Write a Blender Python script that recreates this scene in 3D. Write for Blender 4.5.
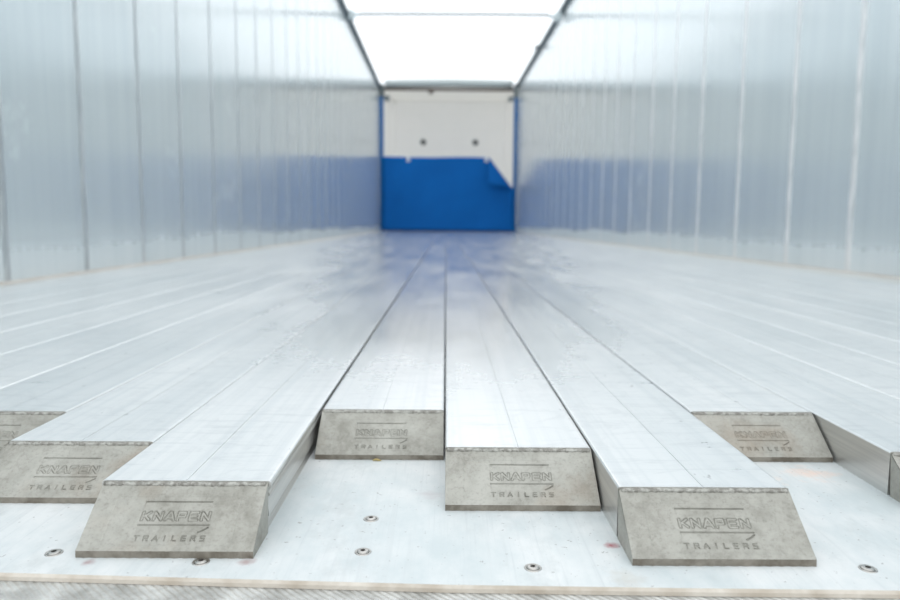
import bpy, bmesh, math, random
import numpy as np
from mathutils import Vector, Matrix

# ------------------------------------------------------------------ clear
for o in list(bpy.data.objects):
    bpy.data.objects.remove(o)
scene = bpy.context.scene
COL = scene.collection
random.seed(4)
PI = math.pi

# ------------------------------------------------------------------ camera
FPX = 710.0
CAM_Z = 0.16
cam_d = bpy.data.cameras.new('camera')
cam = bpy.data.objects.new('camera', cam_d)
COL.objects.link(cam)
scene.camera = cam
cam_d.sensor_fit = 'HORIZONTAL'
cam_d.sensor_width = 36.0
cam_d.lens = FPX / 900.0 * 36.0
cam_d.clip_start = 0.01
cam_d.clip_end = 200
cy = Vector((-4, 77, -FPX)).normalized()          # the trailer's axis seen from the camera
cz = Vector((0.007, 1, 0))
cz = (cz - cz.dot(cy) * cy).normalized()
cx = cy.cross(cz)
R = Matrix((cx, cy, cz)).transposed()             # world -> camera
cam.matrix_world = Matrix.Translation((0, 0, CAM_Z)) @ R.transposed().to_4x4()
cam_d.dof.use_dof = True
cam_d.dof.focus_distance = 0.47
cam_d.dof.aperture_fstop = 7.5

# ------------------------------------------------------------------ world: bright overcast sky
w = bpy.data.worlds.new('overcast_sky')
scene.world = w
w.use_nodes = True
nt = w.node_tree
nt.nodes.clear()
wo = nt.nodes.new('ShaderNodeOutputWorld')
bg = nt.nodes.new('ShaderNodeBackground')
tc = nt.nodes.new('ShaderNodeTexCoord')
sx = nt.nodes.new('ShaderNodeSeparateXYZ')
cr = nt.nodes.new('ShaderNodeValToRGB')
nt.links.new(tc.outputs['Generated'], sx.inputs[0])
mr = nt.nodes.new('ShaderNodeMapRange')
mr.inputs[1].default_value = -1
mr.inputs[2].default_value = 1
nt.links.new(sx.outputs['Z'], mr.inputs[0])
nt.links.new(mr.outputs[0], cr.inputs[0])
e = cr.color_ramp.elements
e[0].position = 0.0; e[0].color = (0.13, 0.13, 0.13, 1)
e[1].position = 1.0; e[1].color = (0.975, 0.99, 1.0, 1)
x = cr.color_ramp.elements.new(0.49); x.color = (0.20, 0.20, 0.20, 1)
x = cr.color_ramp.elements.new(0.52); x.color = (0.66, 0.68, 0.70, 1)
x = cr.color_ramp.elements.new(0.62); x.color = (0.80, 0.84, 0.87, 1)
nt.links.new(cr.outputs[0], bg.inputs[0])
bg.inputs[1].default_value = 1.82
nt.links.new(bg.outputs[0], wo.inputs[0])

vs = scene.view_settings
vs.view_transform = 'Standard'
vs.look = 'None'
vs.gamma = 1
vs.use_curve_mapping = False
vs.exposure = 0.0

# ------------------------------------------------------------------ materials
def srgb(r, g, b):
    f = lambda c: (c / 255 / 12.92) if c / 255 <= 0.04045 else ((c / 255 + 0.055) / 1.055) ** 2.4
    return (f(r), f(g), f(b), 1)

class Mat:
    def __init__(s, name):
        s.m = bpy.data.materials.new(name)
        s.m.use_nodes = True
        s.t = s.m.node_tree
        s.b = s.t.nodes['Principled BSDF']
        s.tc = s.t.nodes.new('ShaderNodeTexCoord')
    def n(s, k, **kw):
        n = s.t.nodes.new(k)
        for a, v in kw.items():
            setattr(n, a, v)
        return n
    def l(s, a, b):
        s.t.links.new(a, b)
    def coord(s, sc=(1, 1, 1), loc=(0, 0, 0), per_object=False):
        mp = s.n('ShaderNodeMapping')
        mp.inputs['Scale'].default_value = sc
        mp.inputs['Location'].default_value = loc
        s.l(s.tc.outputs['Object'], mp.inputs[0])
        if per_object:
            oi = s.n('ShaderNodeObjectInfo')
            ml = s.n('ShaderNodeVectorMath', operation='SCALE')
            cb = s.n('ShaderNodeCombineXYZ')
            for i in range(3):
                s.l(oi.outputs['Random'], cb.inputs[i])
            ml.inputs['Scale'].default_value = 40
            s.l(cb.outputs[0], ml.inputs[0])
            ad = s.n('ShaderNodeVectorMath', operation='ADD')
            s.l(mp.outputs[0], ad.inputs[0]); s.l(ml.outputs[0], ad.inputs[1])
            return ad.outputs[0]
        return mp.outputs[0]
    def noise(s, sc, scale=1.0, detail=4, rough=0.55, per_object=False, dist=0):
        n = s.n('ShaderNodeTexNoise')
        n.inputs['Scale'].default_value = scale
        n.inputs['Detail'].default_value = detail
        n.inputs['Roughness'].default_value = rough
        n.inputs['Distortion'].default_value = dist
        s.l(s.coord(sc, per_object=per_object), n.inputs['Vector'])
        return n.outputs[0]
    def rng(s, v, a, b, c, d, clamp=True):
        n = s.n('ShaderNodeMapRange')
        n.clamp = clamp
        for i, q in enumerate((a, b, c, d)):
            n.inputs[i + 1].default_value = q
        s.l(v, n.inputs[0])
        return n.outputs[0]
    def mix(s, f, a, b):
        n = s.n('ShaderNodeMix', data_type='RGBA')
        if isinstance(f, (int, float)): n.inputs[0].default_value = f
        else: s.l(f, n.inputs[0])
        for i, v in ((6, a), (7, b)):
            if isinstance(v, tuple): n.inputs[i].default_value = v
            else: s.l(v, n.inputs[i])
        return n.outputs[2]
    def math(s, op, a, b=None):
        n = s.n('ShaderNodeMath', operation=op)
        for i, v in enumerate((a, b)):
            if v is None: continue
            if isinstance(v, (int, float)): n.inputs[i].default_value = v
            else: s.l(v, n.inputs[i])
        return n.outputs[0]
    def bump(s, h, strength=0.2, dist=0.001):
        n = s.n('ShaderNodeBump')
        n.inputs['Strength'].default_value = strength
        n.inputs['Distance'].default_value = dist
        s.l(h, n.inputs['Height'])
        s.l(n.outputs[0], s.b.inputs['Normal'])
    def set(s, **kw):
        nm = dict(col='Base Color', metal='Metallic', rough='Roughness', aniso='Anisotropic', spec='Specular IOR Level')
        for k, v in kw.items():
            i = s.b.inputs[nm[k]]
            if isinstance(v, (int, float, tuple)): i.default_value = v
            else: s.l(v, i)
        return s
    def tangent(s, v):
        c = s.n('ShaderNodeCombineXYZ')
        for i in range(3): c.inputs[i].default_value = v[i]
        s.l(c.outputs[0], s.b.inputs['Tangent'])

def spot(M, px, py, r, edge_noise):
    """0..1 mask: a stain of radius r around an object-space point, ragged by a noise."""
    s = M.n('ShaderNodeSeparateXYZ'); M.l(M.tc.outputs['Object'], s.inputs[0])
    dx = M.math('POWER', M.math('ABSOLUTE', M.math('SUBTRACT', s.outputs[0], px)), 2.0)
    dy = M.math('POWER', M.math('ABSOLUTE', M.math('SUBTRACT', s.outputs[1], py)), 2.0)
    d = M.math('SQRT', M.math('ADD', dx, dy))
    d = M.math('ADD', d, M.math('MULTIPLY', M.math('SUBTRACT', edge_noise, 0.5), r * 2.6))
    return M.rng(d, 0.0, r, 1.0, 0.0)

# worn aluminium of the slat tops
M = Mat('slat_aluminium')
big = M.noise((9, 2.2, 9), 1, 5, 0.6, True)
scr = M.noise((14, 90, 14), 1, 5, 0.7, True, 0.6)
fine = M.noise((900, 14, 900), 1, 3, 0.6, True)
wear = M.math('ADD', M.math('MULTIPLY', big, 0.75), M.math('MULTIPLY', scr, 0.25))
# the middle of the deck is polished by use: a patch fixed to the place
geo = M.n('ShaderNodeNewGeometry')
gs = M.n('ShaderNodeSeparateXYZ'); M.l(geo.outputs['Position'], gs.inputs[0])
halfw = M.math('ADD', M.math('MULTIPLY', gs.outputs[1], 0.11), 0.13)
edge = M.math('DIVIDE', M.math('ABSOLUTE', gs.outputs[0]), halfw)
soft = M.noise((7, 1.6, 7), 1, 2, 0.5)
edge = M.math('ADD', edge, M.math('MULTIPLY', M.math('SUBTRACT', soft, 0.5), 0.9))
pol = M.math('MULTIPLY', M.rng(edge, 0.5, 1.3, 1, 0), M.rng(gs.outputs[1], 0.62, 1.0, 0, 1))
wl = M.rng(wear, 0.30, 0.68, 0, 1)
lane = M.noise((110, 1.2, 110), 1, 4, 0.6, True)
swirl = M.noise((26, 26, 26), 1, 6, 0.75, True, 1.5)
tone = M.mix(wl, (0.83, 0.835, 0.83, 1), (0.74, 0.765, 0.77, 1))
tone = M.mix(M.rng(lane, .46, .66, 0, .45), tone, (0.62, 0.655, 0.67, 1))
tone = M.mix(M.rng(swirl, .52, .66, 0, .38), tone, (0.60, 0.62, 0.63, 1))
nick = M.noise((140, 60, 140), 1, 2, 0.5, True)
tone = M.mix(M.rng(nick, .73, .77, 0, .6), tone, (0.30, 0.30, 0.30, 1))
M.set(col=M.mix(M.rng(scr, .54, .66, 0, .45), tone, (0.60, 0.62, 0.63, 1)),
      metal=M.math('ADD', M.math('MULTIPLY', pol, 0.16), M.rng(wl, 0, 1, 0.45, 0.66)),
      rough=M.math('SUBTRACT', M.rng(wl, 0, 1, 0.36, 0.27), M.math('MULTIPLY', pol, 0.10)), aniso=0.6)
M.tangent((1, 0, 0))
M.bump(fine, 0.03, 0.0004)
SLAT = M.m

M = Mat('mill_aluminium')
st = M.noise((30, 3, 200), 1, 4, 0.6, True)
M.set(col=M.mix(M.rng(st, .35, .65, 0, 1), (0.56, 0.56, 0.55, 1), (0.72, 0.715, 0.69, 1)), metal=0.85, rough=0.38)
SIDE = M.m

M = Mat('cast_aluminium_block')
a = M.noise((30, 30, 30), 1, 6, 0.62, True)
b = M.noise((420, 420, 420), 1, 4, 0.7, True)
c1 = M.mix(M.rng(a, .36, .66, 0, 1), srgb(141, 140, 132), srgb(173, 173, 166))
d = M.noise((110, 110, 110), 1, 5, 0.7, True)
c1 = M.mix(M.rng(d, .40, .62, .0, .5), c1, srgb(178, 177, 170))
c1 = M.mix(M.rng(M.noise((12, 12, 12), 1, 4, 0.6, True), .55, .72, 0, .45), c1, srgb(150, 132, 112))
c2 = M.mix(M.rng(b, .50, .74, 0, .38), c1, srgb(98, 95, 88))
M.set(col=c2, metal=0.25, rough=0.55)
M.bump(b, 0.25, 0.0004)
BLOCK = M.m
M = Mat('brown_block_lip')  # lip in a darker, browner tone than the block face
a = M.noise((60, 60, 60), 1, 5, 0.65, True)
M.set(col=M.mix(M.rng(a, .38, .62, 0, 1), srgb(104, 97, 86), srgb(142, 137, 127)), metal=0.2, rough=0.6)
LIP = M.m

M = Mat('weld_metal')
a = M.noise((260, 260, 260), 1, 5, 0.65, True)
M.set(col=M.mix(M.rng(a, .42, .6, 0, 1), srgb(132, 130, 124), srgb(178, 178, 172)), metal=0.4, rough=0.5)
M.bump(a, 0.6, 0.001)
WELD = M.m

M = Mat('side_wall_aluminium')
v = M.noise((160, 160, 1.1), 1, 3, 0.6)
v2 = M.noise((16, 16, 0.5), 1, 3, 0.6)
blotch = M.noise((2.5, 2.5, 2.5), 1, 6, 0.65)
sp = M.n('ShaderNodeSeparateXYZ'); M.l(M.tc.outputs['Object'], sp.inputs[0])
wav = M.math('ADD', sp.outputs[2], M.math('MULTIPLY', M.math('SUBTRACT', M.noise((1.2, 1.2, 3), 1, 5, .6), 0.5), 0.12))
low = M.rng(wav, 0.07, 0.12, 1, 0)
vw = M.math('ADD', M.math('MULTIPLY', v, 0.45), M.math('MULTIPLY', v2, 0.55))
base = M.mix(M.rng(vw, .40, .60, 0, 1), (0.67, 0.735, 0.76, 1), (0.75, 0.805, 0.825, 1))
scuff = M.rng(blotch, .60, .74, 0, .5)
M.set(col=M.mix(scuff, base, (0.74, 0.78, 0.79, 1)),
      metal=M.math('SUBTRACT', M.math('SUBTRACT', 0.54, M.math('MULTIPLY', scuff, 0.5)), M.math('MULTIPLY', low, 0.25)),
      rough=M.math('ADD', M.rng(vw, .4, .6, 0.16, 0.22), M.math('MULTIPLY', low, 0.16)), aniso=0.75)
M.tangent((0, 1, 0))
M.bump(v, 0.10, 0.0004)
WALL = M.m

M = Mat('wall_joint_metal')
j = M.noise((40, 40, 9), 1, 6, 0.7)
M.set(col=M.mix(M.rng(j, .42, .6, 0, 1), (0.70, 0.73, 0.74, 1), (0.93, 0.93, 0.93, 1)), metal=0.45, rough=0.42)
JOINT = M.m
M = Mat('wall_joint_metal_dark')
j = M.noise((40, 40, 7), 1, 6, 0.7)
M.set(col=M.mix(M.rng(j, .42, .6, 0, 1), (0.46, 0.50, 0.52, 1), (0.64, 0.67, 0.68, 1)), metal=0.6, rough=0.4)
JOINTD = M.m

M = Mat('skirting_metal')
j = M.noise((20, 3, 20), 1, 6, 0.7)
M.set(col=M.mix(M.rng(j, .4, .65, 0, 1), srgb(214, 212, 206), srgb(232, 233, 231)), metal=0.5, rough=0.36)
SKIRT = M.m
M = Mat('skirting_dirt_line')
j = M.noise((20, 6, 20), 1, 6, 0.7)
M.set(col=M.mix(M.rng(j, .4, .65, 0, 1), srgb(186, 176, 166), srgb(214, 210, 204)), rough=0.6)
SKIRTD = M.m

M = Mat('white_wear_plate')
a = M.noise((7, 7, 7), 1, 6, 0.6)
st = M.noise((150, 4, 10), 1, 4, 0.6)
gr = M.noise((900, 900, 900), 1, 2, 0.5)
ragged = M.noise((110, 110, 110), 1, 4, 0.6)
c = M.mix(M.rng(M.math('ADD', M.math('MULTIPLY', a, .6), M.math('MULTIPLY', M.noise((45, 25, 45), 1, 5, .65), .4)), .40, .60, 0, 1), (0.53, 0.59, 0.605, 1), (0.69, 0.715, 0.72, 1))
c = M.mix(M.rng(st, .55, .75, 0, .35), c, (0.52, 0.56, 0.57, 1))
for (px, py, r, col, k) in ((-0.2005, 0.3835, 0.0045, (0.28, 0.10, 0.11, 1), .6), (-0.112, 0.3850, 0.0055, (0.28, 0.11, 0.10, 1), .55),
                            (0.1005, 0.408, 0.006, (0.34, 0.06, 0.08, 1), .9), (0.285, 0.535, 0.020, (0.80, 0.60, 0.50, 1), .7),
                            (0.246, 0.52, 0.016, (0.82, 0.66, 0.56, 1), .6),
                            (-0.010, 0.487, 0.010, (0.45, 0.42, 0.44, 1), .5), (0.10, 0.366, 0.012, (0.50, 0.49, 0.45, 1), .6)):
    s = spot(M, px, py, r, ragged)
    c = M.mix(M.math('MULTIPLY', s, k), c, col)
c = M.mix(M.rng(M.noise((22, 14, 22), 1, 6, 0.72), .54, .70, 0, .5), c, (0.44, 0.47, 0.47, 1))
c = M.mix(M.rng(M.noise((500, 12, 20), 1, 3, 0.6), .56, .72, 0, .3), c, (0.46, 0.50, 0.52, 1))
pit = M.noise((330, 330, 330), 1, 2, 0.5)
c = M.mix(M.rng(pit, .70, .75, 0, .7), c, (0.25, 0.25, 0.25, 1))
M.set(col=c, rough=M.rng(a, .3, .7, .30, .48), metal=0.0)
M.bump(gr, 0.06, 0.0003)
PLATE = M.m

M = Mat('plate_edge_grime')
a = M.noise((40, 40, 40), 1, 6, 0.6)
M.set(col=M.mix(M.rng(a, .35, .65, 0, 1), srgb(176, 166, 152), srgb(208, 202, 192)), rough=0.6)
PEDGE = M.m

M = Mat('rough_sill_metal')
a = M.noise((60, 60, 60), 1, 6, 0.6)
wv = M.n('ShaderNodeTexWave', wave_type='BANDS', bands_direction='DIAGONAL')
wv.inputs['Scale'].default_value = 130
wv.inputs['Distortion'].default_value = 2.0
wv.inputs['Detail'].default_value = 2
M.l(M.tc.outputs['Object'], wv.inputs['Vector'])
M.set(col=M.mix(M.rng(a, .35, .65, 0, 1), srgb(168, 168, 164), srgb(214, 215, 212)), metal=0.5, rough=0.5)
M.bump(M.math('ADD', wv.outputs[1], a), 0.55, 0.001)
SILL = M.m

M = Mat('stainless_screw')
M.set(col=(0.47, 0.46, 0.44, 1), metal=1.0, rough=0.3)
STEEL = M.m
M = Mat('dark_screw_socket')
M.set(col=(0.06, 0.055, 0.05, 1), metal=0.4, rough=0.6)
SOCK = M.m

M = Mat('blue_tarpaulin')
a = M.noise((1.2, 1.2, 1.2), 1, 4, 0.6)
M.set(col=M.mix(M.rng(a, .35, .65, 0, 1), (0.001, 0.105, 0.38, 1), (0.002, 0.125, 0.44, 1)), rough=0.7, spec=0.15)
TARP = M.m
M = Mat('blue_painted_steel')
M.set(col=(0.001, 0.12, 0.36, 1), rough=0.6, spec=0.1)
BLUE = M.m
M = Mat('dark_blue_rubber')
M.set(col=(0.003, 0.03, 0.13, 1), rough=0.5)
DBLUE = M.m
M = Mat('grey_roller_metal')
M.set(col=(0.42, 0.47, 0.48, 1), metal=0.3, rough=0.4)
ROLL = M.m
M = Mat('brown_rod')
M.set(col=(0.09, 0.07, 0.06, 1), rough=0.6)
ROD = M.m
M = Mat('dark_rail_metal')
M.set(col=(0.10, 0.14, 0.16, 1), metal=0.3, rough=0.45)
RAIL = M.m
M = Mat('bracket_metal')
M.set(col=(0.15, 0.18, 0.19, 1), metal=0.3, rough=0.5)
BRK = M.m
M = Mat('pale_bracket_metal')
M.set(col=(0.62, 0.70, 0.72, 1), metal=0.2, rough=0.5)
PBRK = M.m

M = Mat('white_bulkhead_panel')
sp = M.n('ShaderNodeSeparateXYZ'); M.l(M.tc.outputs['Object'], sp.inputs[0])
a = M.noise((3, 3, 3), 1, 4, 0.6)
M.set(col=M.mix(M.rng(a, .3, .7, 0, 1), (0.88, 0.88, 0.85, 1), (0.92, 0.91, 0.88, 1)), rough=0.4)
tr = M.n('ShaderNodeBsdfTranslucent'); tr.inputs[0].default_value = (0.92, 0.91, 0.88, 1)  # translucency added to brighten the end recess, panel material is a guess
mx = M.n('ShaderNodeMixShader'); mx.inputs[0].default_value = 0.34
M.l(M.b.outputs[0], mx.inputs[1]); M.l(tr.outputs[0], mx.inputs[2])
M.l(mx.outputs[0], M.t.nodes['Material Output'].inputs[0])
WHITE = M.m
M = Mat('translucent_white_roof_sheet')
M.set(col=(0.9, 0.9, 0.88, 1), rough=0.6)
tr = M.n('ShaderNodeBsdfTranslucent'); tr.inputs[0].default_value = (0.9, 0.89, 0.86, 1)  # sheet made to pass skylight, added so the recess below is brighter
mx = M.n('ShaderNodeMixShader'); mx.inputs[0].default_value = 0.42
M.l(M.b.outputs[0], mx.inputs[1]); M.l(tr.outputs[0], mx.inputs[2])
M.l(mx.outputs[0], M.t.nodes['Material Output'].inputs[0])
ROOFSHEET = M.m
M = Mat('grey_underfloor')
M.set(col=(0.10, 0.10, 0.10, 1), rough=0.7)
UNDER = M.m
M = Mat('white_hook_plastic')
M.set(col=(0.85, 0.85, 0.85, 1), rough=0.4)
HOOK = M.m
M = Mat('dry_straw')
M.set(col=(0.42, 0.33, 0.14, 1), rough=0.8)
STRAW = M.m

# ------------------------------------------------------------------ mesh helpers
def mesh(name, verts, faces, mats, parent=None, midx=None, smooth=False):
    me = bpy.data.meshes.new(name)
    me.from_pydata([tuple(map(float, v)) for v in verts], [], faces)
    for m in (mats if isinstance(mats, (list, tuple)) else [mats]):
        me.materials.append(m)
    if midx is not None:
        me.polygons.foreach_set('material_index', midx)
    if smooth:
        me.polygons.foreach_set('use_smooth', [True] * len(me.polygons))
    bm = bmesh.new(); bm.from_mesh(me)
    bmesh.ops.recalc_face_normals(bm, faces=bm.faces)
    bm.to_mesh(me); bm.free()
    o = bpy.data.objects.new(name, me)
    COL.objects.link(o)
    if parent: o.parent = parent
    return o

def box_vf(x0, x1, y0, y1, z0, z1, V, Fc):
    n = len(V)
    V += [(x0, y0, z0), (x1, y0, z0), (x1, y1, z0), (x0, y1, z0), (x0, y0, z1), (x1, y0, z1), (x1, y1, z1), (x0, y1, z1)]
    for f in ((0, 3, 2, 1), (4, 5, 6, 7), (0, 1, 5, 4), (1, 2, 6, 5), (2, 3, 7, 6), (3, 0, 4, 7)):
        Fc.append(tuple(n + i for i in f))

def boxes(name, bl, mat, parent=None, bevel=0):
    V, Fc = [], []
    for b_ in bl: box_vf(*b_, V, Fc)
    o = mesh(name, V, Fc, mat, parent)
    if bevel:
        md = o.modifiers.new('bevel', 'BEVEL'); md.width = bevel; md.segments = 2
    return o

def tube_vf(pts, r, V, Fc, n=12):
    """pts polyline; r float or list; closed ends"""
    base = len(V)
    pts = [Vector(p) for p in pts]
    for i, p in enumerate(pts):
        t = (pts[min(i + 1, len(pts) - 1)] - pts[max(i - 1, 0)]).normalized()
        u = t.cross(Vector((0, 0, 1)))
        if u.length < 1e-3: u = t.cross(Vector((0, 1, 0)))
        u.normalize(); v_ = t.cross(u)
        rr = r[i] if isinstance(r, (list, tuple)) else r
        for k in range(n):
            a_ = 2 * PI * k / n
            V.append(tuple(p + rr * (math.cos(a_) * u + math.sin(a_) * v_)))
    for i in range(len(pts) - 1):
        for k in range(n):
            a_, b_ = base + i * n + k, base + i * n + (k + 1) % n
            Fc.append((a_, b_, b_ + n, a_ + n))
    Fc.append(tuple(base + k for k in range(n))[::-1])
    Fc.append(tuple(base + (len(pts) - 1) * n + k for k in range(n)))

def lathe_vf(prof, c, V, Fc, n=24, cap=True, ph=0):
    base = len(V)
    for r, z in prof:
        for k in range(n):
            a_ = 2 * PI * k / n + ph
            V.append((c[0] + r * math.cos(a_), c[1] + r * math.sin(a_), c[2] + z))
    for i in range(len(prof) - 1):
        for k in range(n):
            a_, b_ = base + i * n + k, base + i * n + (k + 1) % n
            Fc.append((a_, b_, b_ + n, a_ + n))
    if cap:
        Fc.append(tuple(base + k for k in range(n)))
        Fc.append(tuple(base + (len(prof) - 1) * n + k for k in range(n)))

def tag(o, label, cat, group=None):
    o['label'] = label; o['category'] = cat
    if group: o['group'] = group
    return o

def struct(o):
    o['kind'] = 'structure'
    return o

def empty(name, loc=(0, 0, 0)):
    o = bpy.data.objects.new(name, None)
    o.empty_display_size = 0.05
    COL.objects.link(o); o.location = loc
    return o

# ------------------------------------------------------------------ setting
PZ = -0.032                       # level the slats run on
END = 13.05
FRONT = 14.7
def XL(y): return -1.13 - (y - 1.8) * 0.0067
def XR(y): return 1.425 - (y - 2.2) * 0.0129

def sidewall(name, X, inward, seams, halfw, h, ztop, jm):
    """a wall of upright boards; every joint is a shallow raised rib"""
    prof = [(0.25, 0.0, 0)]
    for s in seams:
        prof += [(s - halfw, 0.0, 1), (s - halfw * 0.45, h, 1), (s + halfw * 0.45, h, 1), (s + halfw, 0.0, 0)]
    prof += [(END + 0.12, 0.0, 0)]
    V, Fc, mi = [], [], []
    zs = [PZ, 0.35, 1.0, ztop]
    for s, off, m_ in prof:
        for z in zs: V.append((X(s) + inward * off, s, z))
    nz = len(zs)
    for i in range(len(prof) - 1):
        for k in range(nz - 1):
            Fc.append((i * nz + k, i * nz + k + 1, (i + 1) * nz + k + 1, (i + 1) * nz + k)); mi.append(prof[i][2])
    n = len(V)                    # outer skin
    for s in (0.25, END + 0.12):
        for z in (PZ, ztop): V.append((X(s) - inward * 0.03, s, z))
    Fc.append((n, n + 1, n + 3, n + 2)); mi.append(0)
    L = (len(prof) - 1) * nz
    Fc.append((0, 1, 2, 3, n + 1, n)); mi.append(0)
    Fc.append((L, L + 1, L + 2, L + 3, n + 3, n + 2)); mi.append(0)
    Fc.append(tuple(range(nz - 1, L + nz, nz)) + (n + 3, n + 1)); mi.append(0)
    Fc.append(tuple(range(0, L + 1, nz)) + (n + 2, n)); mi.append(0)
    return struct(mesh(name, V, Fc, [WALL, jm], midx=mi))

ls = [0.99, 1.41] + [d * 1.0 for d in (1.834, 2.247, 2.682, 3.096, 3.531, 3.985, 4.40)]
while ls[-1] < 12.8: ls.append(ls[-1] + 0.428)
rs = [1.02, 1.52, 2.0] + [2.503, 2.952, 3.463, 3.976, 4.45, 4.90]
while rs[-1] < 12.7: rs.append(rs[-1] + 0.470)
ls = [s + random.uniform(-.015, .015) * (s > 4.5) for s in ls]
rs = [s + random.uniform(-.02, .02) * (s > 5) for s in rs]
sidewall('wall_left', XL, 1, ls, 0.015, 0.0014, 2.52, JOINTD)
sidewall('wall_right', XR, -1, rs, 0.018, 0.0012, 2.595, JOINT)

# floor that carries the slats, up to the front of the body
struct(boxes('floor', [(-1.125, 1.275, 1.0, FRONT, PZ - 0.02, PZ)], UNDER))

# skirting strips between the outer slats and the side walls
def skirting(name, X, inward, xin):
    V, Fc, mi = [], [], []
    ys = [0.62, 1.5, 3, 6, 9, END + 0.05]
    prof = lambda y: [(X(y) + inward * 0.0005, PZ), (xin, PZ), (xin, 0.0), (X(y) + inward * 0.045, 0.0004), (X(y) + inward * 0.008, 0.0010), (X(y) + inward * 0.0005, 0.0022)]
    for y in ys:
        for px, pz in prof(y): V.append((px, y, pz))
    for i in range(len(ys) - 1):
        for k in range(6):
            Fc.append((i * 6 + k, i * 6 + (k + 1) % 6, (i + 1) * 6 + (k + 1) % 6, (i + 1) * 6 + k)); mi.append(1 if k in (3, 4) else 0)
    Fc.append(tuple(range(6))); mi.append(0)
    Fc.append(tuple(range(len(V) - 6, len(V)))); mi.append(0)
    return struct(mesh(name, V, Fc, [SKIRT, SKIRTD], midx=mi))
PITCH = 0.106
skirting('baseboard_left', XL, 1, -10 * PITCH - 0.001)
# the right strip narrows towards the front of the body
skirting('baseboard_right', XR, -1, 12 * PITCH + 0.0005)

# front wall with chamfered corners, roof section above it
V, Fc = [], []
pl = [(-1.20, END + 0.13), (-1.035, FRONT), (1.165, FRONT), (1.285, END + 0.13)]
zl = [PZ]
z = 0.20
while z < 2.5:
    zl += [z - 0.006, z, z + 0.006]; z += 0.305
zl += [2.60]
def inset(k): return 0.006 if (k % 3 == 2 and 0 < k < len(zl) - 1) else 0.0
for k, z in enumerate(zl):
    for (px, py) in pl:
        V.append((px, py + (inset(k) if py > 14 else 0), z))
for k in range(len(zl) - 1):
    for i in range(3):
        Fc.append((k * 4 + i, k * 4 + i + 1, (k + 1) * 4 + i + 1, (k + 1) * 4 + i))
o = mesh('wall_front', V, Fc, WHITE)
struct(o)
struct(boxes('ceiling', [(-1.22, 1.31, END + 0.16, FRONT + 0.02, 2.601, 2.605)], ROOFSHEET))

# ------------------------------------------------------------------ rear sill and wear plate
V, Fc = [], []
s_ = boxes('rear_sill', [(-1.16, 1.46, 0.16, 0.62, -0.115, PZ - 0.0036)], SILL, bevel=0.004)
tag(s_, 'rough grey metal sill beam below the front edge of the white plate', 'sill')

fr = [(-1.12, 0.405), (-0.6, 0.388), (-0.2424, 0.3705), (-0.11, 0.3645), (0.0035, 0.3595), (0.12, 0.3572), (0.2419, 0.3555), (0.6, 0.353), (1.25, 0.352)]
V, Fc = [], []
for (px, py) in fr:
    V += [(px, py + 0.0006, PZ - 0.0034), (px, py + 0.0006, PZ), (px, 0.998, PZ), (px, 0.998, PZ - 0.0034)]
for i in range(len(fr) - 1):
    for k in range(4):
        Fc.append((i * 4 + k, i * 4 + (k + 1) % 4, (i + 1) * 4 + (k + 1) % 4, (i + 1) * 4 + k))
Fc.append((0, 1, 2, 3)); n = len(V) - 4; Fc.append((n, n + 1, n + 2, n + 3))
plate = mesh('wear_plate', V, Fc, PLATE)
tag(plate, 'bluish white flat plate under the slat ends, stained and screwed down', 'plate')
V, Fc = [], []
for (px, py) in fr:
    V += [(px, py - 0.0012, PZ - 0.0034), (px, py - 0.0010, PZ - 0.0012), (px, py + 0.0006, PZ + 0.0002), (px, py + 0.0006, PZ - 0.0034)]
for i in range(len(fr) - 1):
    for k in range(4):
        Fc.append((i * 4 + k, i * 4 + (k + 1) % 4, (i + 1) * 4 + (k + 1) % 4, (i + 1) * 4 + k))
Fc.append((0, 1, 2, 3)); n = len(V) - 4; Fc.append((n, n + 1, n + 2, n + 3))
pe = mesh('plate_edge', V, Fc, PEDGE, plate); pe['label'] = 'beige dirty front edge'

# ------------------------------------------------------------------ end block with debossed lettering (a height field on the sloped face)
BW = 0.1044            # block width
RUN, DROP = 0.0375, 0.0275
LEN = math.hypot(RUN, DROP)
def seg(U, Vv, ax, ay, bx, by):
    dx, dy = bx - ax, by - ay
    q = dx * dx + dy * dy
    t = np.clip(((U - ax) * dx + (Vv - ay) * dy) / (q if q else 1), 0, 1)
    return np.hypot(U - (ax + t * dx), Vv - (ay + t * dy))
def sstep(x, a_, b_):
    t = np.clip((x - a_) / (b_ - a_), 0, 1); return t * t * (3 - 2 * t)
BIG = {  # strokes in a cell 6.4 wide, 6.8 high, v downwards
 'K': [(.9, .9, .9, 5.9), (2.0, 3.3, 5.4, .9), (2.6, 3.3, 5.4, 5.9)],
 'N': [(.9, .9, .9, 5.9), (.9, .9, 5.4, 5.9), (5.4, .9, 5.4, 5.9)],
 'A': [(.6, 5.9, 2.9, .9), (3.5, .9, 5.8, 5.9), (1.6, 4.5, 4.8, 4.5), (2.9, .9, 3.5, .9)],
 'P': [(.9, .9, .9, 5.9), (.9, .9, 4.9, .9), (.9, 3.7, 4.9, 3.7), (5.1, 1.2, 5.1, 3.4)],
 'E': [(.9, .9, .9, 5.9), (.9, .9, 5.4, .9), (.9, 3.4, 4.8, 3.4), (.9, 5.9, 5.4, 5.9)],
}
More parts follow.
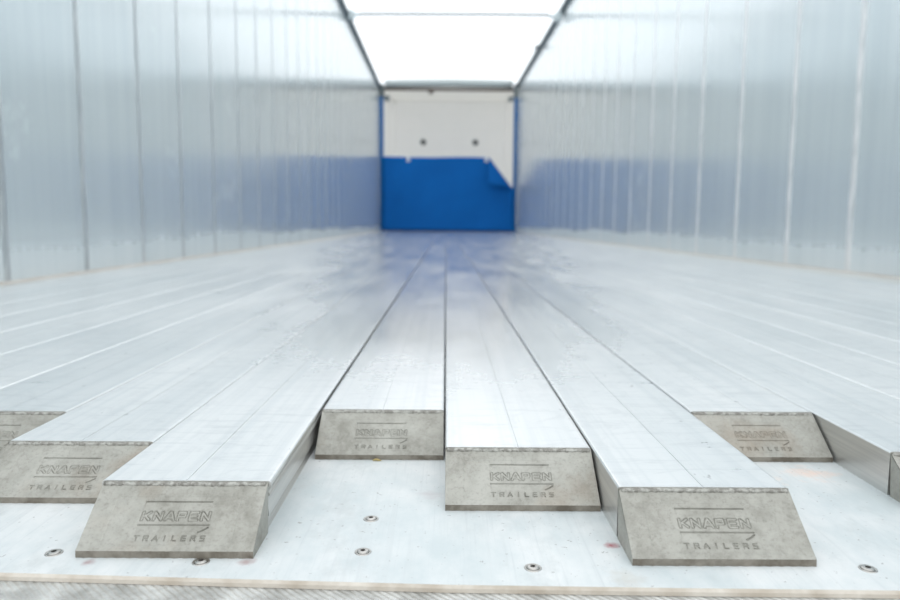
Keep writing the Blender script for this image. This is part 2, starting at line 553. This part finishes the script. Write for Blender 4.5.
SMALL = {  # cell 2.8 x 3.0
 'T': [(0, 0, 2.8, 0), (1.4, 0, 1.4, 3)],
 'R': [(.2, 0, .2, 3), (.2, 0, 2.5, 0), (.2, 1.5, 2.5, 1.5), (2.6, .2, 2.6, 1.3), (1.4, 1.5, 2.7, 3)],
 'A': [(0, 3, 1.4, 0), (1.4, 0, 2.8, 3), (.6, 2.1, 2.2, 2.1)],
 'I': [(1.4, 0, 1.4, 3)],
 'L': [(.3, 0, .3, 3), (.3, 3, 2.6, 3)],
 'E': [(.3, 0, .3, 3), (.3, 0, 2.6, 0), (.3, 1.5, 2.4, 1.5), (.3, 3, 2.6, 3)],
 'S': [(.3, 0, 2.6, 0), (.3, 0, .3, 1.5), (.3, 1.5, 2.5, 1.5), (2.5, 1.5, 2.5, 3), (.2, 3, 2.5, 3)],
}
def noise2(U, Vv, scale, seed):
    rng = np.random.default_rng(seed)
    n = 64
    g = rng.random((n, n))
    x_ = U / scale; y_ = Vv / scale
    xi = np.floor(x_).astype(int); yi = np.floor(y_).astype(int)
    fx = x_ - xi; fy = y_ - yi
    fx = fx * fx * (3 - 2 * fx); fy = fy * fy * (3 - 2 * fy)
    G = lambda a_, b_: g[a_ % n, b_ % n]
    return (G(xi, yi) * (1 - fx) + G(xi + 1, yi) * fx) * (1 - fy) + (G(xi, yi + 1) * (1 - fx) + G(xi + 1, yi + 1) * fx) * fy
def block_mesh():
    nu, nv = 471, 212
    us = np.linspace(0, BW * 1000, nu); vv = np.linspace(0, LEN * 1000, nv)
    U, Vv = np.meshgrid(us, vv)
    D = np.zeros_like(U)                                   # depth in mm (into the block)
    def groove(d, w_, dep): return dep * (1 - sstep(d, w_ * 0.55, w_ * 1.25))
    G = groove(seg(U, Vv, 31.4, 14.3, 72.4, 14.3), .46, 1.6)
    G = np.maximum(G, groove(seg(U, Vv, 31.2, 29.8, 74.0, 29.8), .46, 1.6))
    G = np.maximum(G, groove(seg(U, Vv, 31.3, 14.3, 31.3, 18.2), .3, .5))
    G = np.maximum(G, groove(seg(U, Vv, 31.2, 29.8, 31.2, 33.8), .3, .5))
    sw = np.minimum(seg(U, Vv, 68.6, 34.4, 71.2, 33.2), seg(U, Vv, 71.2, 33.2, 73.8, 31.3))
    G = np.maximum(G, groove(sw, .5, 1.4))
    for i, ch in enumerate('KNAPEN'):
        ox, oy = 31.2 + i * 7.25, 20.5
        d = np.full_like(U, 99.0)
        for a_ in BIG[ch]: d = np.minimum(d, seg(U, Vv, ox + a_[0], oy + a_[1], ox + a_[2], oy + a_[3]))
        G = np.maximum(G, groove(np.abs(d - 0.80), .30, 1.3))
        G = np.maximum(G, .40 * (1 - sstep(d, .7, .9)))
    for i, ch in enumerate('TRAILERS'):
        ox, oy = 31.4 + i * 5.65, 36.8
        d = np.full_like(U, 99.0)
        for a_ in SMALL[ch]: d = np.minimum(d, seg(U, Vv, ox + a_[0], oy + a_[1], ox + a_[2], oy + a_[3]))
        G = np.maximum(G, groove(d, .42, 1.4))
    G *= 0.72 + 0.28 * noise2(U, Vv, 4.0, 3)
    # shallow frame of the name panel
    fx = np.maximum(np.abs(U - 51.5) - 38.5, np.abs(Vv - 26.9) - 15.8)
    G = np.maximum(G, .16 * (1 - sstep(np.abs(fx), .15, .45)) + .10 * (1 - sstep(fx, -.3, 0)))
    D += G
    D += .16 * (noise2(U, Vv, 9, 5) - .5) + .10 * (noise2(U, Vv, 2.2, 6) - .5)
    # torn rim along the top edge
    rim = 1 - sstep(Vv, 1.2, 3.4)
    D += rim * (noise2(U, Vv, 1.7, 8) * 1.3 - .5) * 0.8
    D += 1.1 * rim * sstep(noise2(U, Vv, 3.4, 9), .62, .8)
    D[0, :] = 0.1
    sy, sz = -RUN / LEN, -DROP / LEN                      # down the face
    ny, nz = sz, -sy                                      # outward normal is (0, -DROP, RUN)/LEN
    ny, nz = -DROP / LEN, RUN / LEN
    X = U / 1000
    Y = sy * Vv / 1000 - ny * D / 1000
    Z = sz * Vv / 1000 - nz * D / 1000 - 0.0004
    V = np.stack([X, Y, Z], -1).reshape(-1, 3).tolist()
    Fc = []
    for j in range(nv - 1):
        for i in range(nu - 1):
            a_ = j * nu + i
            Fc.append((a_, a_ + nu, a_ + nu + 1, a_ + 1))
    nf = len(Fc)
    b0 = len(V)
    yl = -RUN
    # lip: bottom front edge row
    lip = [(u / 1000, yl + 0.0002 * math.sin(i * .21) , PZ + 0.0001) for i, u in enumerate(us)]
    V += lip
    r = (nv - 1) * nu
    for i in range(nu - 1): Fc.append((r + i, b0 + i, b0 + i + 1, r + i + 1))
    nl = len(Fc)
    k = len(V)
    V += [(0, -0.0002, -0.0005), (BW, -0.0002, -0.0005), (0, -0.0035, PZ + 0.0001), (BW, -0.0035, PZ + 0.0001)]
    Fc.append(tuple(j * nu for j in range(nv)) + (b0, k + 2, k))
    Fc.append(tuple(j * nu + nu - 1 for j in range(nv)) + (b0 + nu - 1, k + 3, k + 1))
    Fc.append(tuple(b0 + i for i in range(nu)) + (k + 3, k + 2))
    Fc.append((k, k + 1, k + 3, k + 2))
    Fc.append(tuple(range(nu)) + (k + 1, k))
    me = bpy.data.meshes.new('end_block')
    me.from_pydata(V, [], Fc)
    me.materials.append(BLOCK); me.materials.append(LIP)
    me.polygons.foreach_set('material_index', [1 if nf <= i < nl else 0 for i in range(len(Fc))])
    sm = [i < nf for i in range(len(Fc))]
    me.polygons.foreach_set('use_smooth', sm)
    me.update()
    return me
block_me = block_mesh()

def weld_mesh(seed):
    rng = random.Random(seed)
    V, Fc = [], []
    n = 90
    pts, rr = [], []
    for i in range(n):
        u = 0.0012 + (BW - 0.0024) * i / (n - 1)
        pts.append((u, -0.0013 + rng.uniform(-.0003, .0003), -0.0019 + rng.uniform(-.0002, .0002)))
        rr.append(max(.0008, .0016 + rng.uniform(-.0003, .0003)))
    tube_vf(pts, rr, V, Fc, 8)
    me = bpy.data.meshes.new('weld_bead')
    me.from_pydata(V, [], Fc); me.materials.append(WELD)
    me.polygons.foreach_set('use_smooth', [True] * len(me.polygons))
    me.update()
    return me

# ------------------------------------------------------------------ slats
SW = 0.1045
OFF = (PITCH - SW) / 2
def slat_obj(i, y0, y1):
    x0 = OFF
    x1 = OFF + SW
    g = x0 + SW * 0.5
    # cross-section, anticlockwise seen from the rear: smooth left side, stepped right side
    P = [(x0, PZ), (x0, -0.0012), (x0 + 0.0008, -0.0002), (x0 + 0.002, 0.0),
         (g - 0.0004, 0.0), (g - 0.00015, -0.0006), (g + 0.00015, -0.0006), (g + 0.0004, 0.0),
         (x1 - 0.002, 0.0), (x1 - 0.0008, -0.0002), (x1, -0.0010), (x1, -0.0034),
         (x1 - 0.0028, -0.0042), (x1 - 0.0028, -0.0068), (x1 - 0.0012, -0.0075), (x1 - 0.0006, -0.0092),
         (x1 - 0.0024, -0.0100), (x1 - 0.0016, -0.0225), (x1 - 0.0040, -0.0235), (x1 - 0.0046, -0.0285), (x1 - 0.0030, PZ)]
    n = len(P)
    V, Fc, mi = [], [], []
    for y in (y0, y1):
        for (px, pz) in P: V.append((px, y - y0, pz))
    for k in range(n):
        Fc.append((k, (k + 1) % n, n + (k + 1) % n, n + k))
        mi.append(0 if 1 <= k <= 9 else 1)
    Fc.append(tuple(range(n))[::-1]); mi.append(1)
    Fc.append(tuple(range(n, 2 * n))); mi.append(1)
    o = mesh('moving_slat', V, Fc, [SLAT, SIDE], midx=mi)
    o.location = (i * PITCH - (0.0008 if i == -2 else 0), y0, 0)
    return o

YA, YB, YC = 0.598, 0.4960, 0.4200        # where the three moving groups stop
ends = {}
LAB = {
 -4: 'aluminium floor slat whose block is cut by the left edge of the view',
 -3: 'aluminium floor slat at far left with a low block partly behind the large left block',
 -2: 'long aluminium floor slat reaching closest on the left, scarred open side facing right',
 -1: 'short aluminium floor slat left of the middle seam, block set well back',
  0: 'aluminium floor slat just right of the middle seam with a block at middle distance',
  1: 'long aluminium floor slat reaching closest right of the middle, smooth left side showing',
  2: 'short aluminium floor slat on the right, block half behind the long slat',
  3: 'aluminium floor slat at the right edge, its smooth bright left side facing the gap',
}
ordw = ['first', 'second', 'third', 'fourth', 'fifth', 'sixth', 'seventh', 'eighth', 'ninth']
for i in range(-10, 12):
    y0 = (YC, YA, YB)[(i - 1) % 3]
    if i == -2: y0 = 0.4265
    if i == -3: y0 = 0.5050
    if i == -4: y0 = 0.586
    if i == 3: y0 = 0.491
    o = slat_obj(i, y0, END - 0.03)
    if i in LAB: lab = LAB[i]
    elif i < -4: lab = 'worn aluminium floor slat, %s from the left side wall, end out of view' % ordw[i + 10]
    else: lab = 'worn aluminium floor slat, %s from the right side wall, end out of view' % ordw[11 - i]
    tag(o, lab, 'floor slat', 'moving aluminium slats')
    b_ = bpy.data.objects.new('end_block', block_me)
    COL.objects.link(b_); b_.parent = o
    ks = 0.972 if i == -2 else 1.0
    b_.scale.x = ks
    b_.location = ((PITCH - BW * ks) / 2, 0, 0)
    b_['label'] = 'grey cast end block with debossed KNAPEN TRAILERS lettering'
    wb = bpy.data.objects.new('weld_bead', weld_mesh(i + 50))
    COL.objects.link(wb); wb.parent = o
    wb.scale.x = ks; wb.location = b_.location
    wb['label'] = 'ragged pale weld along the top edge of the block'

# ------------------------------------------------------------------ screws
def make_screw():
    V, Fc = [], []
    # outer cup washer + raised head
    lathe_vf([(.0026, .0001), (.0026, .0006), (.0033, .0012), (.0036, .0013), (.0036, .0003)], (0, 0, 0), V, Fc, 28, False)
    # head: ring top, hex socket down
    prof = [(.0037, .0000), (.0036, .0009), (.0031, .0014), (.0019, .0017)]
    V, Fc = [], []
    lathe_vf(prof, (0, 0, 0), V, Fc, 30, False)
    o_ = len(V) - 30
    # hexagonal socket wall
    hx = len(V)
    for z in (.0017, -.0002):
        for k in range(6):
            a_ = PI / 3 * k
            V.append((.0017 * math.cos(a_), .0017 * math.sin(a_), z))
    for k in range(6):
        Fc.append((hx + k, hx + (k + 1) % 6, hx + 6 + (k + 1) % 6, hx + 6 + k))
    for k in range(6):                                     # ring between circle and hexagon
        a_ = [o_ + (5 * k + q) % 30 for q in range(6)]
        Fc.append(tuple(a_) + (hx + (k + 1) % 6, hx + k))
    me = mesh('countersunk_screw', V, Fc, STEEL)
    for p in me.data.polygons: p.use_smooth = False
    V, Fc = [], []
    lathe_vf([(.0037, .0000), (.0037, .0003), (.0045, .0006), (.0050, .0005), (.0052, .0000)], (0, 0, 0), V, Fc, 36, False)
    wsh = mesh('washer', V, Fc, STEEL, me, smooth=True)
    V, Fc = [], []
    lathe_vf([(.0017, .00002), (.0017, .0004)], (0, 0, 0), V, Fc, 6, True)
    sk = mesh('socket', V, Fc, SOCK, me); sk['label'] = 'dark hexagonal socket'
    return me
sc0 = make_screw()
screws = [(-0.2260, 0.3948, 'small steel screw in the white plate left of the large left block'),
          (-0.1375, 0.3847, 'small steel screw half hidden under the large left block'),
          (-0.0475, 0.4446, 'upper of two small steel screws left of the middle block, nearer the blocks'),
          (-0.0473, 0.3979, 'lower of two small steel screws left of the middle, nearer the plate edge'),
          (0.0501, 0.3794, 'small steel screw in the white plate in front of the middle block'),
          (0.2391, 0.3801, 'small steel screw in the white plate right of the large right block')]
for i, (sx_, sy_, lab) in enumerate(screws):
    if i == 0: s_ = sc0
    else:
        s_ = sc0.copy(); COL.objects.link(s_)
        for ch in list(sc0.children):
            c_ = ch.copy(); COL.objects.link(c_); c_.parent = s_
    s_.location = (sx_, sy_, PZ); s_.rotation_euler = (0, 0, random.uniform(0, 1)); s_.scale = (.95, .95, .7)
    tag(s_, lab, 'screw', 'screws in the white plate')
# crumb of straw caught below a block
V, Fc = [], []
tube_vf([(-.0035, 0, 0), (-.001, .0006, .0006), (.001, 0, .0004), (.0035, -.0004, 0)], [.0004, .0009, .0009, .0003], V, Fc, 7)
o = mesh('straw_crumb', V, Fc, STRAW); o.location = (-0.0545, 0.5575, PZ + 0.0006)
tag(o, 'tiny yellow brown crumb lying at the foot of the short middle-left block', 'debris')

# ------------------------------------------------------------------ roof rails, cross bow
def rail(name, X, inward, z0, z1, lab):
    V, Fc = [], []
    for y in (0.25, END + 0.12):
        x = X(y)
        V += [(x - inward * 0.035, y, z0), (x + inward * 0.045, y, z0), (x + inward * 0.045, y, z0 + 0.045), (x + inward * 0.02, y, z1), (x - inward * 0.035, y, z1)]
    for k in range(5): Fc.append((k, (k + 1) % 5, 5 + (k + 1) % 5, 5 + k))
    Fc += [(0, 1, 2, 3, 4), (5, 6, 7, 8, 9)]
    return tag(mesh(name, V, Fc, RAIL), lab, 'rail', 'roof rails')
rail('roof_rail', XL, 1, 2.521, 2.59, 'dark grey metal roof rail running along the top of the left wall')
rail('roof_rail', XR, -1, 2.596, 2.665, 'dark grey metal roof rail running along the top of the right wall')
bow = empty('roof_bow', (0, 8.5, 2.56))
V, Fc = [], []
tube_vf([(-1.03, 0, -.012), (-0.5, 0, -.008), (0.1, 0, -.004), (0.65, 0, -.002), (1.18, 0, -.004)], .014, V, Fc, 12)
mesh('bar', V, Fc, RAIL, bow, smooth=True)
for sgn, xb in ((1, XL(8.5)), (-1, XR(8.5))):
    V, Fc = [], []
    box_vf(min(xb + sgn * .03, xb + sgn * .10), max(xb + sgn * .03, xb + sgn * .10), -.05, .05, -.07, .02, V, Fc)
    box_vf(min(xb + sgn * .05, xb + sgn * .17), max(xb + sgn * .05, xb + sgn * .17), -.02, .02, -.035, -.005, V, Fc)
    bb = mesh('bracket', V, Fc, PBRK, bow); bb['label'] = 'pale bracket at the end of the bar'
tag(bow, 'thin dark roof bow spanning the open top with pale end brackets', 'roof bow')
V, Fc = [], []
xb = XR(10.2)
box_vf(xb - .10, xb - .045, 10.15, 10.22, 2.59, 2.62, V, Fc)
tube_vf([(xb - .09, 10.185, 2.595), (xb - .115, 10.185, 2.555), (xb - .09, 10.185, 2.535), (xb - .07, 10.185, 2.55)], .008, V, Fc, 8)
tag(mesh('rail_hook', V, Fc, BRK), 'tiny grey hook on the right roof rail short of the end', 'hook')

# ------------------------------------------------------------------ end frame with the blue sheet
fr_ = empty('end_frame', (0.04, END, 0))
def fpart(name, bl, mat, bevel=0.004):
    bl = [(a0 - .04, a1 - .04, b0 - END, b1 - END, c0, c1) for a0, a1, b0, b1, c0, c1 in bl]
    return boxes(name, bl, mat, fr_, bevel)
fpart('post', [(-1.200, -1.140, END - .02, END + .06, 0.003, 2.40)], BLUE)
fpart('post', [(1.212, 1.272, END - .02, END + .06, 0.003, 2.40)], BLUE)
fpart('corner_bracket', [(-1.200, -1.125, END - .03, END + .07, 2.40, 2.62), (-1.125, -1.03, END - .02, END + .05, 2.33, 2.42)], BRK)['label'] = 'grey metal bracket'
fpart('corner_bracket', [(1.20, 1.272, END - .03, END + .07, 2.40, 2.64), (1.11, 1.19, END - .02, END + .05, 2.34, 2.42)], BRK)['label'] = 'grey metal bracket'
bb = fpart('bottom_seal', [(-1.140, 1.212, END - .01, END + .05, 0.002, 0.065)], DBLUE); bb['label'] = 'dark blue strip along the floor'
V, Fc = [], []
tube_vf([(-1.15, 0.02, 2.625), (-0.9, 0.02, 2.64), (0.0, 0.02, 2.655), (0.8, 0.02, 2.65), (1.14, 0.02, 2.64)], .072, V, Fc, 20)
rl = mesh('roller', V, Fc, ROLL, fr_, smooth=True); rl['label'] = 'grey round roller across the top'
rd = fpart('cross_rod', [(-1.125, 1.19, END - .01, END + .04, 2.515, 2.562), (-0.33, -0.24, END - .02, END + .03, 2.46, 2.515)], ROD); rd['label'] = 'dark brown rod below the roller'
tag(fr_, 'upright end frame with blue posts, grey roller and dark bottom strip', 'frame')

tarp = None
XA, XB, ZT = -1.138, 1.210, 1.345
xd, zc = 0.765, 0.775
V, Fc = [], []
nx, nz = 72, 40
def tz(x): return ZT - 0.01 * math.sin((x - XA) * 2.2) ** 2 if x < xd else ZT + (zc - ZT) * (x - xd) / (XB - xd)
def ty(x, z):
    return (-.035 + .016 * math.sin(x * 2.7 + z * 1.7) + .010 * math.sin(x * 6.1 - z * 3.3) + .03 * math.exp(-((x + 0.72 + .3 * (1.3 - z)) / .12) ** 2) * z / 1.3
            - .035 * math.exp(-((x - 0.80) / .12) ** 2) * max(0, z - .9) * 2)
for layer in (0, 0.0025):
    for j in range(nz + 1):
        for i in range(nx + 1):
            x = XA + (XB - XA) * i / nx
            z = 0.03 + (tz(x) - 0.03) * j / nz
            V.append((x, ty(x, z) + layer, z))
S = (nx + 1) * (nz + 1)
for j in range(nz):
    for i in range(nx):
        a_ = j * (nx + 1) + i
        Fc.append((a_, a_ + 1, a_ + nx + 2, a_ + nx + 1)); Fc.append((S + a_ + nx + 1, S + a_ + nx + 2, S + a_ + 1, S + a_))
for i in range(nx):
    a_ = i; b_ = nz * (nx + 1) + i
    Fc += [(a_, S + a_, S + a_ + 1, a_ + 1), (b_, b_ + 1, S + b_ + 1, S + b_)]
for j in range(nz):
    a_ = j * (nx + 1); b_ = a_ + nx
    Fc += [(a_, a_ + nx + 1, S + a_ + nx + 1, S + a_), (b_, S + b_, S + b_ + nx + 1, b_ + nx + 1)]
tarp = mesh('tarpaulin', V, Fc, TARP, smooth=True)
tarp.location = (0, END - 0.02, 0)
tag(tarp, 'bright blue sheet closing the lower far end, right upper corner folded down', 'tarpaulin')
# folded corner
A, B, Cc = Vector((xd - .01, -.05, ZT)), Vector((XB - .005, -.05, zc + .01)), Vector((.72, -.19, .86))
V, Fc = [], []
N = 14
idx = {}
for layer in (0, .0025):
    for i in range(N + 1):
        for j in range(N + 1 - i):
            u, v_ = i / N, j / N
            p = A * (1 - u - v_) + B * u + Cc * v_
            bul = 4 * v_ * (1 - v_)
            p = p + Vector((0.03 * bul, -0.07 * bul - .02 * math.sin(PI * u) * v_, 0.0))
            idx[(layer, i, j)] = len(V)
            V.append((p.x, p.y + layer, p.z))
for layer in (0, .0025):
    for i in range(N):
        for j in range(N - i):
            Fc.append((idx[(layer, i, j)], idx[(layer, i + 1, j)], idx[(layer, i, j + 1)]))
            if i + j < N - 1:
                Fc.append((idx[(layer, i + 1, j)], idx[(layer, i + 1, j + 1)], idx[(layer, i, j + 1)]))
edge = [(0, j) for j in range(N + 1)] + [(i, N - i) for i in range(1, N + 1)] + [(i, 0) for i in range(N - 1, 0, -1)]
for k in range(len(edge)):
    p, q = edge[k], edge[(k + 1) % len(edge)]
    Fc.append((idx[(0,) + p], idx[(0,) + q], idx[(.0025,) + q], idx[(.0025,) + p]))
mesh('folded_corner', V, Fc, TARP, tarp, smooth=True)['label'] = 'loose corner hanging forward'
for hx_ in (-0.69, 0.72):
    V, Fc = [], []
    base_y = ty(hx_, 1.3) - .004
    n0 = 20
    ring = []
    for k in range(n0 + 1):
        a_ = 2 * PI * k / n0
        ring.append((hx_ + .022 * math.cos(a_), base_y - .012, 1.285 + .022 * math.sin(a_)))
    tube_vf(ring, .012, V, Fc, 8)
    box_vf(hx_ - .02, hx_ + .02, base_y - .02, base_y + .002, 1.30, 1.352, V, Fc)
    mesh('hook', V, Fc, HOOK, tarp)['label'] = 'small white hook'

# round eyes on the front wall
for hx_, lab in ((-0.475, 'left of two small dark round fittings on the white end wall'), (0.585, 'right of two small dark round fittings on the white end wall')):
    V, Fc = [], []
    ring = [(hx_ + .045 * math.cos(2 * PI * k / 20), FRONT - .015, 1.79 + .045 * math.sin(2 * PI * k / 20)) for k in range(21)]
    tube_vf(ring, .016, V, Fc, 8)
    o = mesh('wall_eye', V, Fc, BRK)
    V, Fc = [], []
    box_vf(hx_ - .028, hx_ + .028, FRONT - .02, FRONT - .001, 1.762, 1.818, V, Fc)
    mesh('core', V, Fc, ROD, o)
    tag(o, lab, 'fitting', 'fittings on the white end wall')
